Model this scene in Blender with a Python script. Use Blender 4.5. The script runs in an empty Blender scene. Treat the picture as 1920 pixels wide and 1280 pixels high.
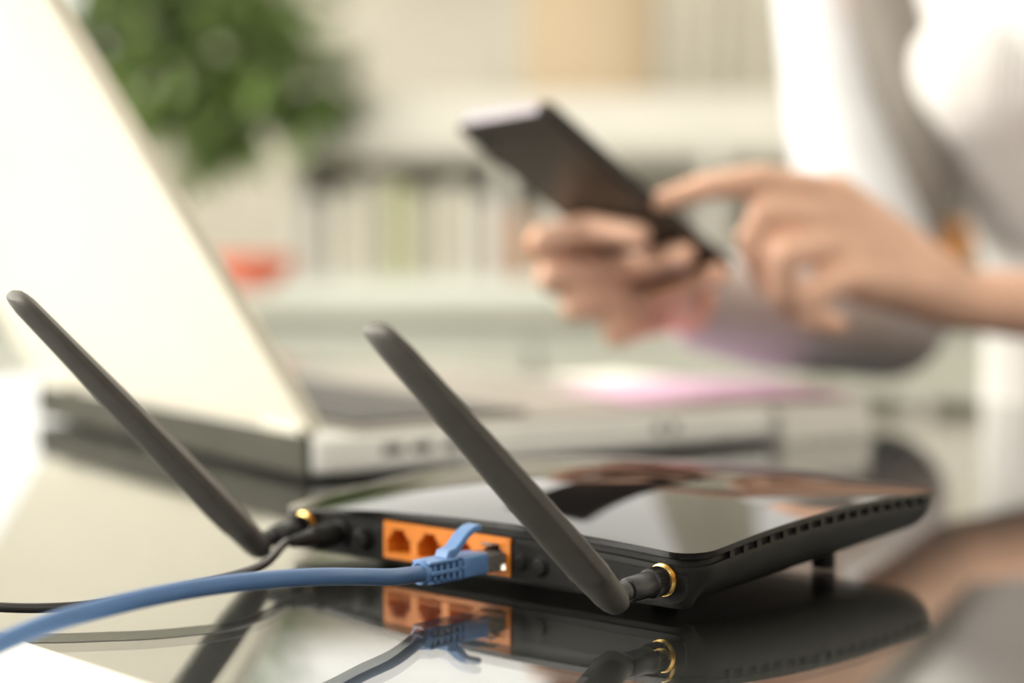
import bpy, bmesh, math, random
import numpy as np
from mathutils import Vector, Matrix, Euler

C = bpy.context.scene.collection
sc = bpy.context.scene
R = math.radians
random.seed(4)

# ------------------------------------------------------------------ camera, world, lights, exposure
F = 3700.0                       # focal length in pixels of the 1920 px wide frame
PITCH = math.atan(240 / F)       # horizon sits at row 400
CAMZ = .132                      # lens height above the table top (table top is z = 0)
cd = bpy.data.cameras.new('camera')
cam = bpy.data.objects.new('camera', cd)
C.objects.link(cam)
cam.location = (0, 0, CAMZ)
cam.rotation_euler = (math.pi / 2 - PITCH, 0, 0)
cd.sensor_width = 36
cd.lens = F / 1920 * 36
cd.clip_start = .02
cd.clip_end = 60
cd.dof.use_dof = True
cd.dof.focus_distance = .635
cd.dof.aperture_fstop = 4.0
sc.camera = cam

w = bpy.data.worlds.new('world')
sc.world = w
w.use_nodes = True
bgn = w.node_tree.nodes['Background']
bgn.inputs[0].default_value = (1.0, .965, .88, 1)
bgn.inputs[1].default_value = 1.45

# daylight entering through the two windows of the left wall (near pane group, far pane group)
for wy, wsy, rad in ((.525, .85, 7.8), (2.06, 1.68, 2.7)):
    ld = bpy.data.lights.new('window_daylight', 'AREA')
    ld.shape = 'RECTANGLE'
    ld.size = 1.5
    ld.size_y = wsy
    ld.energy = rad * math.pi * 1.5 * wsy
    ld.color = (1.0, .95, .85)
    lo = bpy.data.objects.new('window_daylight', ld)
    C.objects.link(lo)
    lo.location = (-1.47, wy, .80)
    lo.rotation_euler = (0, R(-90), 0)       # shines towards +x

sd = bpy.data.lights.new('sun', 'SUN')
sd.energy = 1.9
sd.color = (1.0, .93, .78)
sd.angle = R(3)
so = bpy.data.objects.new('sun', sd)
C.objects.link(so)
SUN_EL, SUN_AZ = R(22), R(-15)
sdir = Vector((-math.cos(SUN_EL) * math.cos(SUN_AZ), -math.cos(SUN_EL) * math.sin(SUN_AZ), math.sin(SUN_EL)))   # towards the sun
so.rotation_euler = sdir.to_track_quat('Z', 'Y').to_euler()

vs = sc.view_settings
vs.view_transform = 'Standard'
vs.look = 'None'
vs.gamma = 1
vs.use_curve_mapping = False
vs.exposure = 0.38
cy = sc.cycles
cy.max_bounces = 10
cy.transmission_bounces = 8
cy.glossy_bounces = 6
cy.diffuse_bounces = 3
cy.caustics_reflective = True
cy.caustics_refractive = False
cy.sample_clamp_indirect = 6


# ------------------------------------------------------------------ helpers
def ray(u, v):
    a = (u - 960) / F
    b = (640 - v) / F
    return Vector((a, math.cos(PITCH) + b * math.sin(PITCH), -math.sin(PITCH) + b * math.cos(PITCH)))


def P(u, v, Y):
    """world point seen at photo pixel (u, v) at the depth Y"""
    r = ray(u, v)
    return Vector((0, 0, CAMZ)) + r * (Y / r.y)


def G(u, v, z=0.0):
    """world point seen at photo pixel (u, v) at the height z"""
    r = ray(u, v)
    return Vector((0, 0, CAMZ)) + r * ((z - CAMZ) / r.z)


def mat(name, col, rough=.5, metal=0.0, ior=1.5, spec=.5, var=0.0, scale=40, bump=0.0, bscale=200, trans=0.0,
        coat=0.0, sss=0.0, wave=None, col2=None):
    m = bpy.data.materials.new(name)
    m.use_nodes = True
    nt = m.node_tree
    b = nt.nodes['Principled BSDF']
    b.inputs['Base Color'].default_value = (*col, 1)
    b.inputs['Roughness'].default_value = rough
    b.inputs['Metallic'].default_value = metal
    b.inputs['IOR'].default_value = ior
    b.inputs['Specular IOR Level'].default_value = spec
    b.inputs['Transmission Weight'].default_value = trans
    b.inputs['Coat Weight'].default_value = coat
    if sss:
        b.inputs['Subsurface Weight'].default_value = sss
        b.inputs['Subsurface Radius'].default_value = (.012, .004, .002)
        b.inputs['Subsurface Scale'].default_value = 1.0
    tc = nt.nodes.new('ShaderNodeTexCoord')
    if var or col2:
        n = nt.nodes.new('ShaderNodeTexNoise')
        n.inputs['Scale'].default_value = scale
        n.inputs['Detail'].default_value = 3
        r = nt.nodes.new('ShaderNodeValToRGB')
        r.color_ramp.elements[0].position = .35
        r.color_ramp.elements[1].position = .65
        c2 = col2 or tuple(min(1, c * (1 + var)) for c in col)
        c1 = tuple(c * (1 - var) for c in col)
        r.color_ramp.elements[0].color = (*c1, 1)
        r.color_ramp.elements[1].color = (*c2, 1)
        nt.links.new(tc.outputs['Object'], n.inputs['Vector'])
        nt.links.new(n.outputs['Fac'], r.inputs[0])
        nt.links.new(r.outputs[0], b.inputs['Base Color'])
    if bump:
        bp = nt.nodes.new('ShaderNodeBump')
        bp.inputs['Strength'].default_value = bump
        bp.inputs['Distance'].default_value = .0005
        if wave:
            n2 = nt.nodes.new('ShaderNodeTexWave')
            n2.bands_direction = wave
            n2.inputs['Scale'].default_value = bscale
            n2.inputs['Distortion'].default_value = .4
            bp.inputs['Distance'].default_value = .003
            nt.links.new(n2.outputs['Fac'], bp.inputs['Height'])
        else:
            n2 = nt.nodes.new('ShaderNodeTexNoise')
            n2.inputs['Scale'].default_value = bscale
            nt.links.new(n2.outputs['Fac'], bp.inputs['Height'])
        nt.links.new(tc.outputs['Object'], n2.inputs['Vector'])
        nt.links.new(bp.outputs['Normal'], b.inputs['Normal'])
    return m


def obj(name, data, m=None, parent=None, smooth=False, auto=None):
    """data = (verts, faces) or a bmesh or a mesh; links ONE mesh object"""
    if isinstance(data, tuple):
        me = bpy.data.meshes.new(name)
        me.from_pydata([tuple(v) for v in data[0]], [], data[1])
        bm = bmesh.new()
        bm.from_mesh(me)
        bmesh.ops.recalc_face_normals(bm, faces=bm.faces)
        bm.to_mesh(me)
        bm.free()
    elif isinstance(data, bmesh.types.BMesh):
        me = bpy.data.meshes.new(name)
        bmesh.ops.recalc_face_normals(data, faces=data.faces)
        data.to_mesh(me)
        data.free()
    else:
        me = data
    if m:
        me.materials.clear()
        me.materials.append(m)
    if smooth or auto:
        me.shade_smooth()
        if auto:
            me.set_sharp_from_angle(angle=R(auto))
    o = bpy.data.objects.new(name, me)
    C.objects.link(o)
    if parent:
        o.parent = parent
    return o


def empty(name, loc, rz=0.0):
    o = bpy.data.objects.new(name, None)
    o.empty_display_size = .02
    C.objects.link(o)
    o.location = loc
    o.rotation_euler = (0, 0, rz)
    return o


def tag(o, label, cat, group=None, kind=None):
    o['label'] = label
    o['category'] = cat
    if group:
        o['group'] = group
    if kind:
        o['kind'] = kind
    return o


def struct(o):
    o['kind'] = 'structure'
    return o


def box(bm, c, s, rot=None, bev=0.0, seg=2):
    """add a box, centre c, size s, optional rotation matrix, bevelled edges"""
    M = Matrix.Translation(Vector(c)) @ (rot.to_4x4() if rot else Matrix.Identity(4)) @ Matrix.Diagonal((*s, 1))
    t = bmesh.new()
    bmesh.ops.create_cube(t, size=1, matrix=M)
    if bev:
        bmesh.ops.bevel(t, geom=t.edges[:], offset=bev, segments=seg, profile=.5, affect='EDGES')
    me = bpy.data.meshes.new('tmp')
    t.to_mesh(me)
    t.free()
    bm.from_mesh(me)
    bpy.data.meshes.remove(me)
    return bm


def boxo(name, c, s, m, parent=None, bev=0.0, rot=None, seg=2):
    return obj(name, box(bmesh.new(), c, s, rot, bev, seg), m, parent)


def frame(axis, up=Vector((0, 0, 1))):
    a = axis.normalized()
    if abs(a.dot(up)) > .98:
        up = Vector((0, 1, 0))
    n = up.cross(a).normalized()
    return a, n, a.cross(n)


def lathe(p0, axis, prof, n=32, teeth=None):
    """prof: list of (distance along axis, radius). teeth=(count, depth, i0, i1) knurls those rings"""
    a, n1, n2 = frame(axis)
    vs_, fs = [], []
    for i, (d, r) in enumerate(prof):
        for k in range(n):
            rr = r
            if teeth and teeth[1] <= i <= teeth[2] and k % 2:
                rr = r - teeth[0]
            t = 2 * math.pi * k / n
            vs_.append(p0 + a * d + (n1 * math.cos(t) + n2 * math.sin(t)) * rr)
    for i in range(len(prof) - 1):
        for k in range(n):
            k2 = (k + 1) % n
            fs.append((i * n + k, i * n + k2, (i + 1) * n + k2, (i + 1) * n + k))
    fs.append(tuple(range(n)))
    fs.append(tuple(range((len(prof) - 1) * n, len(prof) * n)))
    return vs_, fs


def catmull(pts, sub=8):
    out = []
    p = [pts[0] * 2 - pts[1]] + pts + [pts[-1] * 2 - pts[-2]]
    for i in range(1, len(p) - 2):
        for k in range(sub):
            t = k / sub
            out.append(.5 * ((2 * p[i]) + (p[i + 1] - p[i - 1]) * t + (2 * p[i - 1] - 5 * p[i] + 4 * p[i + 1] - p[i + 2]) * t * t
                             + (3 * p[i] - p[i - 1] - 3 * p[i + 1] + p[i + 2]) * t ** 3))
    out.append(pts[-1].copy())
    return out


def tube(pts, r, n=16, sub=8, rz=None):
    pts = catmull([Vector(p) for p in pts], sub) if sub else [Vector(p) for p in pts]
    vs_, fs = [], []
    for i, p in enumerate(pts):
        d = (pts[min(i + 1, len(pts) - 1)] - pts[max(i - 1, 0)])
        a, n1, n2 = frame(d)
        rr = r(i / (len(pts) - 1)) if callable(r) else r
        for k in range(n):
            t = 2 * math.pi * k / n
            vs_.append(p + n1 * math.cos(t) * rr + n2 * math.sin(t) * rr * (rz or 1))
    for i in range(len(pts) - 1):
        for k in range(n):
            k2 = (k + 1) % n
            fs.append((i * n + k, i * n + k2, (i + 1) * n + k2, (i + 1) * n + k))
    fs.append(tuple(range(n)))
    fs.append(tuple(range((len(pts) - 1) * n, len(pts) * n)))
    return vs_, fs


def rrect(hw, hd, r, n=8):
    """points of a rounded rectangle with outward normals"""
    out = []
    for cx, cy_, a0 in ((hw - r, hd - r, 0), (-hw + r, hd - r, 90), (-hw + r, -hd + r, 180), (hw - r, -hd + r, 270)):
        for k in range(n + 1):
            t = R(a0 + 90 * k / n)
            out.append((cx + r * math.cos(t), cy_ + r * math.sin(t), math.cos(t), math.sin(t)))
    return out


def densify(pts, step):
    out = []
    for i, p in enumerate(pts):
        q = pts[(i + 1) % len(pts)]
        L = math.hypot(q[0] - p[0], q[1] - p[1])
        m_ = max(1, int(L / step))
        for k in range(m_):
            t = k / m_
            nx, ny = p[2] + (q[2] - p[2]) * t, p[3] + (q[3] - p[3]) * t
            l = math.hypot(nx, ny) or 1
            out.append((p[0] + (q[0] - p[0]) * t, p[1] + (q[1] - p[1]) * t, nx / l, ny / l))
    return out


def rings(levels):
    n = len(levels[0])
    vs_ = [v for l in levels for v in l]
    fs = []
    for i in range(len(levels) - 1):
        for k in range(n):
            k2 = (k + 1) % n
            fs.append((i * n + k, i * n + k2, (i + 1) * n + k2, (i + 1) * n + k))
    return vs_, fs, n


def sph(bm, c, r, seg=16, scale=(1, 1, 1), rot=None):
    M = Matrix.Translation(Vector(c)) @ (rot.to_4x4() if rot else Matrix.Identity(4)) @ Matrix.Diagonal((r * scale[0], r * scale[1], r * scale[2], 1))
    bmesh.ops.create_uvsphere(bm, u_segments=seg, v_segments=seg // 2 + 2, radius=1, matrix=M)


def blob(name, caps, balls, voxel, m, parent, smooth=4):
    """one continuous skin grown over tapered limbs (p0, r0, p1, r1) and balls (c, r, scale, rot)"""
    bm = bmesh.new()
    for p0, r0, p1, r1 in caps:
        p0, p1 = Vector(p0), Vector(p1)
        sph(bm, p0, r0, 14)
        sph(bm, p1, r1, 14)
        a, n1, n2 = frame(p1 - p0)
        N = 14
        v0 = [bm.verts.new(p0 + (n1 * math.cos(2 * math.pi * k / N) + n2 * math.sin(2 * math.pi * k / N)) * r0) for k in range(N)]
        v1 = [bm.verts.new(p1 + (n1 * math.cos(2 * math.pi * k / N) + n2 * math.sin(2 * math.pi * k / N)) * r1) for k in range(N)]
        for k in range(N):
            bm.faces.new((v0[k], v0[(k + 1) % N], v1[(k + 1) % N], v1[k]))
        bm.faces.new(v0[::-1])
        bm.faces.new(v1)
    for b in balls:
        sph(bm, b[0], b[1], 20, b[2] if len(b) > 2 else (1, 1, 1), b[3] if len(b) > 3 else None)
    me = bpy.data.meshes.new('tmp_' + name)
    bmesh.ops.recalc_face_normals(bm, faces=bm.faces)
    bm.to_mesh(me)
    bm.free()
    t = bpy.data.objects.new('tmp_' + name, me)
    C.objects.link(t)
    rm = t.modifiers.new('r', 'REMESH')
    rm.mode = 'VOXEL'
    rm.voxel_size = voxel
    sm = t.modifiers.new('s', 'SMOOTH')
    sm.factor = .5
    sm.iterations = smooth
    dg = bpy.context.evaluated_depsgraph_get()
    ev = t.evaluated_get(dg)
    new = bpy.data.meshes.new_from_object(ev)
    bpy.data.objects.remove(t)
    new.name = name
    return obj(name, new, m, parent, smooth=True)


# ------------------------------------------------------------------ materials
M = {}
M['wall'] = mat('cream_wall_paint', (.86, .83, .75), .9, var=.04, scale=3, bump=.1, bscale=60)
M['wall_pale'] = mat('pale_wall_paint', (.84, .82, .74), .9, var=.03, scale=3)
M['beige'] = mat('beige_panel', (.86, .70, .50), .8, var=.04, scale=4)
M['floor'] = mat('pale_oak_floor', (.42, .32, .22), .45, var=.12, scale=6)
M['white_paint'] = mat('white_paint', (.74, .72, .67), .6, var=.02, scale=5)
M['mint'] = mat('mint_paint', (.56, .60, .55), .6, var=.06, scale=3)
M['curtain'] = mat('curtain_cloth', (.74, .71, .62), .9, var=.04, scale=8)
M['glass'] = mat('table_glass', (.97, 1.0, .985), 0.0, ior=1.62, trans=1.0)
M['board'] = mat('black_table_board', (.012, .012, .011), .6, var=.2, scale=30)
M['pane'] = mat('window_glass', (1, 1, 1), 0.0, ior=1.05, trans=1.0)
M['router'] = mat('matte_black_plastic', (.009, .009, .0083), .48, spec=.3, var=.15, scale=60, bump=.25, bscale=2500)
M['router_dark'] = mat('black_panel_plastic', (.006, .006, .0057), .55, spec=.22, var=.15, scale=60, bump=.2, bscale=2500)
M['gloss'] = mat('gloss_black_plastic', (.006, .006, .007), .03, ior=1.75, var=.1, scale=20)
M['rim'] = mat('black_lid_rim', (.004, .004, .004), .22, spec=.3, var=.1)
M['slot'] = mat('vent_black', (.002, .002, .002), .9, var=.1)
M['antenna'] = mat('antenna_rubber_plastic', (.085, .081, .073), .45, var=.08, scale=150, bump=.35, bscale=3000)
M['sleeve'] = mat('satin_black_plastic', (.022, .023, .026), .3, var=.15, scale=200, bump=.3, bscale=2500)
M['gold'] = mat('gold_plated_brass', (.85, .58, .20), .22, metal=1, var=.1, scale=300)
M['orange'] = mat('orange_port_plastic', (.74, .225, .020), .45, var=.05, scale=200)
M['orange_deep'] = mat('orange_port_inner_plastic', (.85, .17, .012), .5, var=.06, scale=200)
M['blue'] = mat('blue_cable_jacket', (.080, .175, .38), .42, var=.05, scale=60, bump=.1, bscale=500, coat=.1)
M['blue_boot'] = mat('blue_boot_rubber', (.12, .245, .50), .42, var=.05, scale=100)
M['blue_dark'] = mat('boot_slot_navy', (.012, .02, .05), .7, var=.1)
M['clear'] = mat('clear_plug_plastic', (.92, .90, .90), .08, ior=1.25, trans=.86, var=.01)
M['copper'] = mat('copper_wires', (.75, .35, .16), .3, metal=.8, var=.15, scale=300)
M['chrome'] = mat('plug_contact_metal', (.9, .85, .75), .2, metal=1, var=.05)
M['cord'] = mat('black_cord', (.012, .012, .013), .28, var=.1, scale=80)
M['lid'] = mat('white_laptop_shell', (.90, .86, .73), .4, var=.015, scale=8)
M['silver'] = mat('pale_silver_plastic', (.88, .89, .87), .65, spec=.2, var=.03, scale=30)
M['deck'] = mat('grey_laptop_deck', (.38, .355, .32), .5, spec=.3, var=.05, scale=30)
M['dark_deck'] = mat('touchpad_plastic', (.32, .30, .27), .55, spec=.3)
M['key'] = mat('dark_grey_key', (.085, .08, .075), .45, var=.1, scale=60)
M['hinge'] = mat('white_hinge_plastic', (.55, .54, .48), .8, spec=.1)
M['sleeve_shade'] = mat('sleeve_shade_grey', (.20, .185, .17), .95, var=.05, scale=60)  # dark grey carries the shade on the sleeve's right side
M['dark'] = mat('dark_grey_plastic', (.06, .06, .05), .9, spec=.1, var=.1, scale=20)
M['screen'] = mat('dark_screen', (.01, .01, .012), .15, var=.1)
M['pink'] = mat('pink_paper', (.70, .50, .66), .95, spec=.1, var=.03, scale=20)
M['paper'] = mat('white_paper', (.90, .89, .84), .8, var=.02, scale=20)
M['phone'] = mat('dark_brown_phone_shell', (.030, .024, .018), .4, var=.1, scale=30)
M['phone_edge'] = mat('black_phone_rim', (.008, .008, .009), .3, var=.1)
M['lavender'] = mat('pale_phone_top_edge', (.34, .31, .36), .35, metal=.3, var=.05)
M['skin'] = mat('skin', (.84, .52, .385), .5, var=.07, scale=25, sss=.05, bump=.15, bscale=500)
M['sweater'] = mat('white_ribbed_knit', (.72, .71, .71), .9, var=.02, scale=30, bump=.7, bscale=55, wave='X')
M['sleeve_knit'] = mat('pale_grey_knit', (.58, .60, .64), .9, var=.03, scale=30, bump=.4, bscale=300)
M['jeans'] = mat('pale_denim', (.36, .43, .50), .9, var=.10, scale=60)
M['hair'] = mat('brown_hair', (.10, .055, .03), .45, var=.3, scale=60)
M['eye'] = mat('eye', (.04, .03, .025), .15, var=.1)
M['lip'] = mat('lip', (.62, .22, .19), .4, var=.1)
M['nail'] = mat('fingernail', (.86, .55, .46), .25, var=.03)
M['leaf'] = mat('leaf_green', (.19, .28, .085), .55, var=.4, scale=9)
M['stem'] = mat('plant_stem', (.22, .26, .12), .7, var=.2, scale=20)
M['pot'] = mat('white_glazed_pot', (.78, .77, .72), .3, var=.03)
M['coral'] = mat('coral_glaze', (.60, .12, .06), .7, var=.06, scale=20)
M['wood'] = mat('dark_wood', (.20, .11, .055), .5, var=.25, scale=14)
M['book_orange'] = mat('book_orange', (.68, .30, .10), .6, var=.1)
M['book_rust'] = mat('book_rust', (.50, .17, .10), .6, var=.1)
M['book_lime'] = mat('book_lime', (.56, .58, .34), .6, var=.1)
M['book_grey'] = mat('book_grey', (.55, .53, .45), .6, var=.1)
M['book_teal'] = mat('book_teal', (.14, .27, .28), .6, var=.1)

# ------------------------------------------------------------------ room
FZ = -.74                                    # floor height, the table top being z = 0
struct(boxo('floor', (0.3, 1.9, FZ - .05), (6.0, 6.2, .1), M['floor']))
YB = 4.3
# back wall: low wall, strip over the window, side piers round window_1
wb = bmesh.new()
box(wb, (1.225, YB + .1, (FZ + .78) / 2), (4.15, .2, .78 - FZ))
box(wb, (-2.2, YB + .1, (FZ + .78) / 2), (1.5, .2, .78 - FZ))
box(wb, (.3, YB + .1, 2.2), (6.0, .2, .3))
box(wb, (-2.45, YB + .1, 1.415), (.5, .2, 1.27))
box(wb, (3.05, YB + .1, 1.415), (.5, .2, 1.27))
struct(obj('wall_back', wb, M['wall']))
gd = struct(empty('light_opening', (-1.15, YB + .05, FZ)))  # opening added behind the laptop lid to brighten table and router reflections
for x in (-.28, .28):
    boxo('light_opening_stile', (x, 0, .76), (.04, .05, 1.5), M['white_paint'], gd)
for z in (.03, 1.50):
    boxo('light_opening_rail', (0, 0, z), (.60, .05, .05), M['white_paint'], gd)
wf = struct(empty('window_1', (.3, YB + .05, .78)))
for x in (-2.5, -1.0, .0, 1.0, 2.5):
    boxo('window_post', (x, 0, .64), (.05, .06, 1.27), M['white_paint'], wf)
for z in (.02, 1.25):
    boxo('window_rail', (0, 0, z), (5.0, .07, .05), M['white_paint'], wf)
boxo('window_sill', (0, -.10, -.02), (5.0, .22, .03), M['white_paint'], wf, bev=.005)
# left wall with the big window whose daylight floods the laptop lid
XL = -1.4
wl = bmesh.new()
box(wl, (XL - .1, 1.9, (FZ + .05) / 2), (.2, 6.2, .05 - FZ))
box(wl, (XL - .1, 1.9, 1.75), (.2, 6.2, .4))
for a_, b_ in ((-1.2, .10), (.95, 1.22), (2.90, 5.0)):  # middle pier added to keep the sun off the router
    box(wl, (XL - .1, (a_ + b_) / 2, .80), (.2, b_ - a_, 1.5))
struct(obj('wall_left', wl, M['wall_pale']))
for nm, a_, b_ in (('window_2', .10, .95), ('window_3', 1.22, 2.90)):
    w2 = struct(empty(nm, (XL, (a_ + b_) / 2, .05)))
    hw_ = (b_ - a_) / 2
    for y in (-hw_ + .012, hw_ - .012):
        boxo('window_post', (-.03, y, .75), (.04, .024, 1.5), M['white_paint'], w2)
    for z in (.012, 1.488):
        boxo('window_rail', (-.03, 0, z), (.04, hw_ * 2, .024), M['white_paint'], w2)
    boxo('window_sill', (.06, 0, -.014), (.16, hw_ * 2 + .06, .024), M['white_paint'], w2, bev=.004)
struct(boxo('ceiling', (.9, .45, 2.15), (4.8, 3.5, .2), M['wall_pale']))
struct(boxo('wall_front', (.8, -1.25, (FZ + .55) / 2), (5.0, .1, .55 - FZ), M['wood']))
struct(boxo('wall_right', (3.4, 1.9, .8), (.2, 6.2, 3.1), M['wall']))
struct(boxo('baseboard_back', (.3, YB - .01, FZ + .05), (6.0, .02, .1), M['white_paint']))


def wx(u, Y):
    return (u - 960) / F * Y


def wz(v, Y):
    return P(960, v, Y).z


# ------------------------------------------------------------------ big table (yawed ~40 deg to the lens like everything on it)
TY = R(-37.7)
TE = Vector((math.cos(TY), math.sin(TY), 0))
TN = Vector((-math.sin(TY), math.cos(TY), 0))
table = empty('glass_table', (0, 0, FZ), TY)
tag(table, 'glossy glass-topped table with black underside that carries router and laptop', 'table')


def tloc(x, y, z):
    return (x, y, z - FZ)


GT = .009
boxo('glass_pane', tloc(-.475, .70, -GT / 2), (1.65, 1.20, GT), M['glass'], table, bev=.0015)
boxo('black_board', tloc(-.475, .70, -GT - .0105 - .0006), (1.64, 1.19, .02), M['board'], table, bev=.002)
for sx in (-1.22, .27):
    for sy in (.16, 1.24):
        boxo('leg', tloc(sx, sy, (-.031 + FZ) / 2), (.05, .05, -.031 - FZ), M['board'], table, bev=.004)

# ------------------------------------------------------------------ router
RO = Vector((.0498, .6393, 0))
ex = Vector((.75198, -.65919, 0))
ey = Vector((.65919, .75198, 0))
RC = RO + ex * (-.087) + ey * .080
RYAW = math.atan2(ex.y, ex.x)
router = empty('wifi_router', RC, RYAW)
tag(router, 'black wifi router with glossy domed lid and two tilted antennas', 'router')
RM = Matrix.Translation(RC) @ Matrix.Rotation(RYAW, 4, 'Z')
RI = RM.inverted()
mm = .001


def ztop(x, y):      # all in mm, router local
    return 28.2 - .00061 * (y - 25) ** 2 + 4.5 * (1 - (x / 100) ** 2) + 2.0 * x / 100 - 2.0 + 3.2 * (1 - (x / 100) ** 2) * (1 - (y / 80) ** 2)


def zbot(x, y):
    return 3.0 + 8.6 * ((y + 80) / 160) ** 1.1


plan = densify(rrect(100, 80, 11), 5)


def ins(d, back=.1):
    out = []
    for x, y, nx, ny in plan:
        k = d
        if ny < -.3:
            k = d * (back + (1 - back) * (1 - min(1, (-ny - .3) / .6)))
        out.append((x - nx * k, y - ny * k))
    return out


lv = []
p_ = ins(1.6, 1)
lv.append([(x * .93 * mm, y * .93 * mm, (ztop(x, y) - 2.6) * mm) for x, y in p_])
lv.append([(x * mm, y * mm, (ztop(x, y) - 2.6) * mm) for x, y in p_])
lv.append([(x * mm, y * mm, (ztop(x, y) - 5.2) * mm) for x, y in p_])
for t, d in ((0, .5), (.06, .35), (.25, 1.0), (.5, 2.6), (.72, 5.0), (.88, 7.8), (.97, 10.5), (1.0, 13.5)):
    q = ins(d)
    l = []
    for x, y in q:
        zt, zb = ztop(x, y) - 5.2, zbot(x, y)
        l.append((x * mm, y * mm, (zt + (zb - zt) * t) * mm))
    lv.append(l)
v_, f_, n_ = rings(lv)
f_.append(tuple(range(n_)))
f_.append(tuple(range(len(v_) - n_, len(v_))))
obj('case', (v_, f_), M['router'], router, auto=35)

# glossy lid: domed slab with a small overhang
lv = []
base = [(x, y) for x, y, _, _ in plan]


def lidring(k, dz, grow=0.0):
    out = []
    for (x, y, nx, ny) in plan:
        X, Y = (x + nx * grow) * k, (y + ny * grow) * k
        out.append((X * mm, Y * mm, (ztop(X, Y) + dz) * mm))
    return out


lv.append(lidring(.97, -2.5))
lv.append(lidring(1, -2.45, .3))
lv.append(lidring(1, -2.1, .7))
lv.append(lidring(1, -.7, .8))
lv.append(lidring(1, -.06, .78))
lv.append(lidring(1, 0, .66))
lv.append(lidring(1, 0, -.4))
for k in (.97, .94, .88, .8, .7, .6, .5, .4, .3, .2, .1, .02):
    lv.append(lidring(k, 0))
v_, f_, n_ = rings(lv)
f_.append(tuple(range(len(v_) - n_, len(v_))))
f_.append(tuple(range(n_)))
lido = obj('lid', (v_, f_), M['gloss'], router, auto=22)
lido.data.materials.append(M['rim'])
for p in lido.data.polygons:
    if abs(p.normal.z) < .6:
        p.material_index = 1

router.children[-1]['label'] = 'mirror-glossy black domed lid'

# vents under the lid on both short sides: dark groove with ribs between the slots
for side in (1, -1):
    for i in range(17):
        y = -60 + i * 7.9
        x = side * 98.3
        z = ztop(100, y) if side > 0 else ztop(-100, y)
        o = boxo('vent_rib', (side * 99.2 * mm, y * mm, (z - 3.9) * mm), (1.7 * mm, 2.6 * mm, 2.7 * mm), M['router'], router)
        boxo('vent_slot', (side * 98.55 * mm, (y + 3.95) * mm, (z - 3.9) * mm), (.5 * mm, 5.2 * mm, 2.4 * mm), M['slot'], router)
# rubber feet
for x, y in ((-70, -48), (62, -46), (-70, 34), (76, 34)):
    if True:
        zt = zbot(x, y) + 1.2
        obj('rubber_foot', lathe(Vector((x * mm, y * mm, 0)), Vector((0, 0, 1)), [(0, .0040), (.0006, .0045), (zt * mm, .0042)], 20), M['router_dark'], router, auto=40)

# back panel: slightly proud plate with rounded lower corners
PY = -80.1
top = [(x, ztop(x, -80) - 7.2) for x in range(-86, 97, 7)]
pl = [(-89, 8.5), (-88.3, 6.6), (-86.5, 5.3), (-84, 5.0)] + [(x, 5.0) for x in range(-77, 89, 7)] + [(91, 5.0), (93.4, 5.5), (95.2, 7.0), (96, 9.3)] + top[::-1]
vv = [(x * mm, (PY - .35) * mm, z * mm) for x, z in pl] + [(x * mm, (PY + .8) * mm, z * mm) for x, z in pl]
n = len(pl)
ff = [tuple(range(n)), tuple(range(n, 2 * n))] + [(k, (k + 1) % n, n + (k + 1) % n, n + k) for k in range(n)]
obj('back_panel', (vv, ff), M['router_dark'], router)


# ports
def port_mesh(cx, w_, z0, z1, face_y, depth):
    """one cell of the port block: face plate with a stepped jack opening and a real cavity"""
    bm = bmesh.new()
    hw = w_ / 2
    outer = [(cx - hw, z0), (cx + hw, z0), (cx + hw, z1), (cx - hw, z1)]
    zb = z0 + 2.1
    inner = [(-5.9, zb), (5.9, zb), (5.9, zb + 5.6), (4.3, zb + 5.6), (4.3, zb + 7.2), (2.9, zb + 7.2), (2.9, zb + 8.9),
             (-2.9, zb + 8.9), (-2.9, zb + 7.2), (-4.3, zb + 7.2), (-4.3, zb + 5.6), (-5.9, zb + 5.6)]
    inner = [(cx + a, b) for a, b in inner]
    vo = [bm.verts.new((x * mm, face_y * mm, z * mm)) for x, z in outer]
    vi = [bm.verts.new((x * mm, face_y * mm, z * mm)) for x, z in inner]
    eo = [bm.edges.new((vo[i], vo[(i + 1) % 4])) for i in range(4)]
    ei = [bm.edges.new((vi[i], vi[(i + 1) % 12])) for i in range(12)]
    bmesh.ops.triangle_fill(bm, use_beauty=True, edges=eo + ei)
    vb = [bm.verts.new((x * mm, (face_y + depth) * mm, z * mm)) for x, z in inner]
    inside = []
    for i in range(12):
        inside.append(bm.faces.new((vi[i], vi[(i + 1) % 12], vb[(i + 1) % 12], vb[i])))
    inside.append(bm.faces.new(vb))
    for f in inside:
        f.material_index = 1
    vd = [bm.verts.new((x * mm, (face_y + 1.4) * mm, z * mm)) for x, z in outer]
    for i in range(4):
        bm.faces.new((vo[i], vo[(i + 1) % 4], vd[(i + 1) % 4], vd[i]))
    return bm


# a real opening is cut through case and panel for the four jacks
def cut(o, c, s_):
    cb = boxo('cutter', c, s_, None, router)
    bo = o.modifiers.new('b', 'BOOLEAN')
    bo.operation = 'DIFFERENCE'
    bo.solver = 'EXACT'
    bo.object = cb
    dg = bpy.context.evaluated_depsgraph_get()
    me = bpy.data.meshes.new_from_object(o.evaluated_get(dg))
    o.modifiers.clear()
    o.data = me
    bpy.data.objects.remove(cb)


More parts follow.
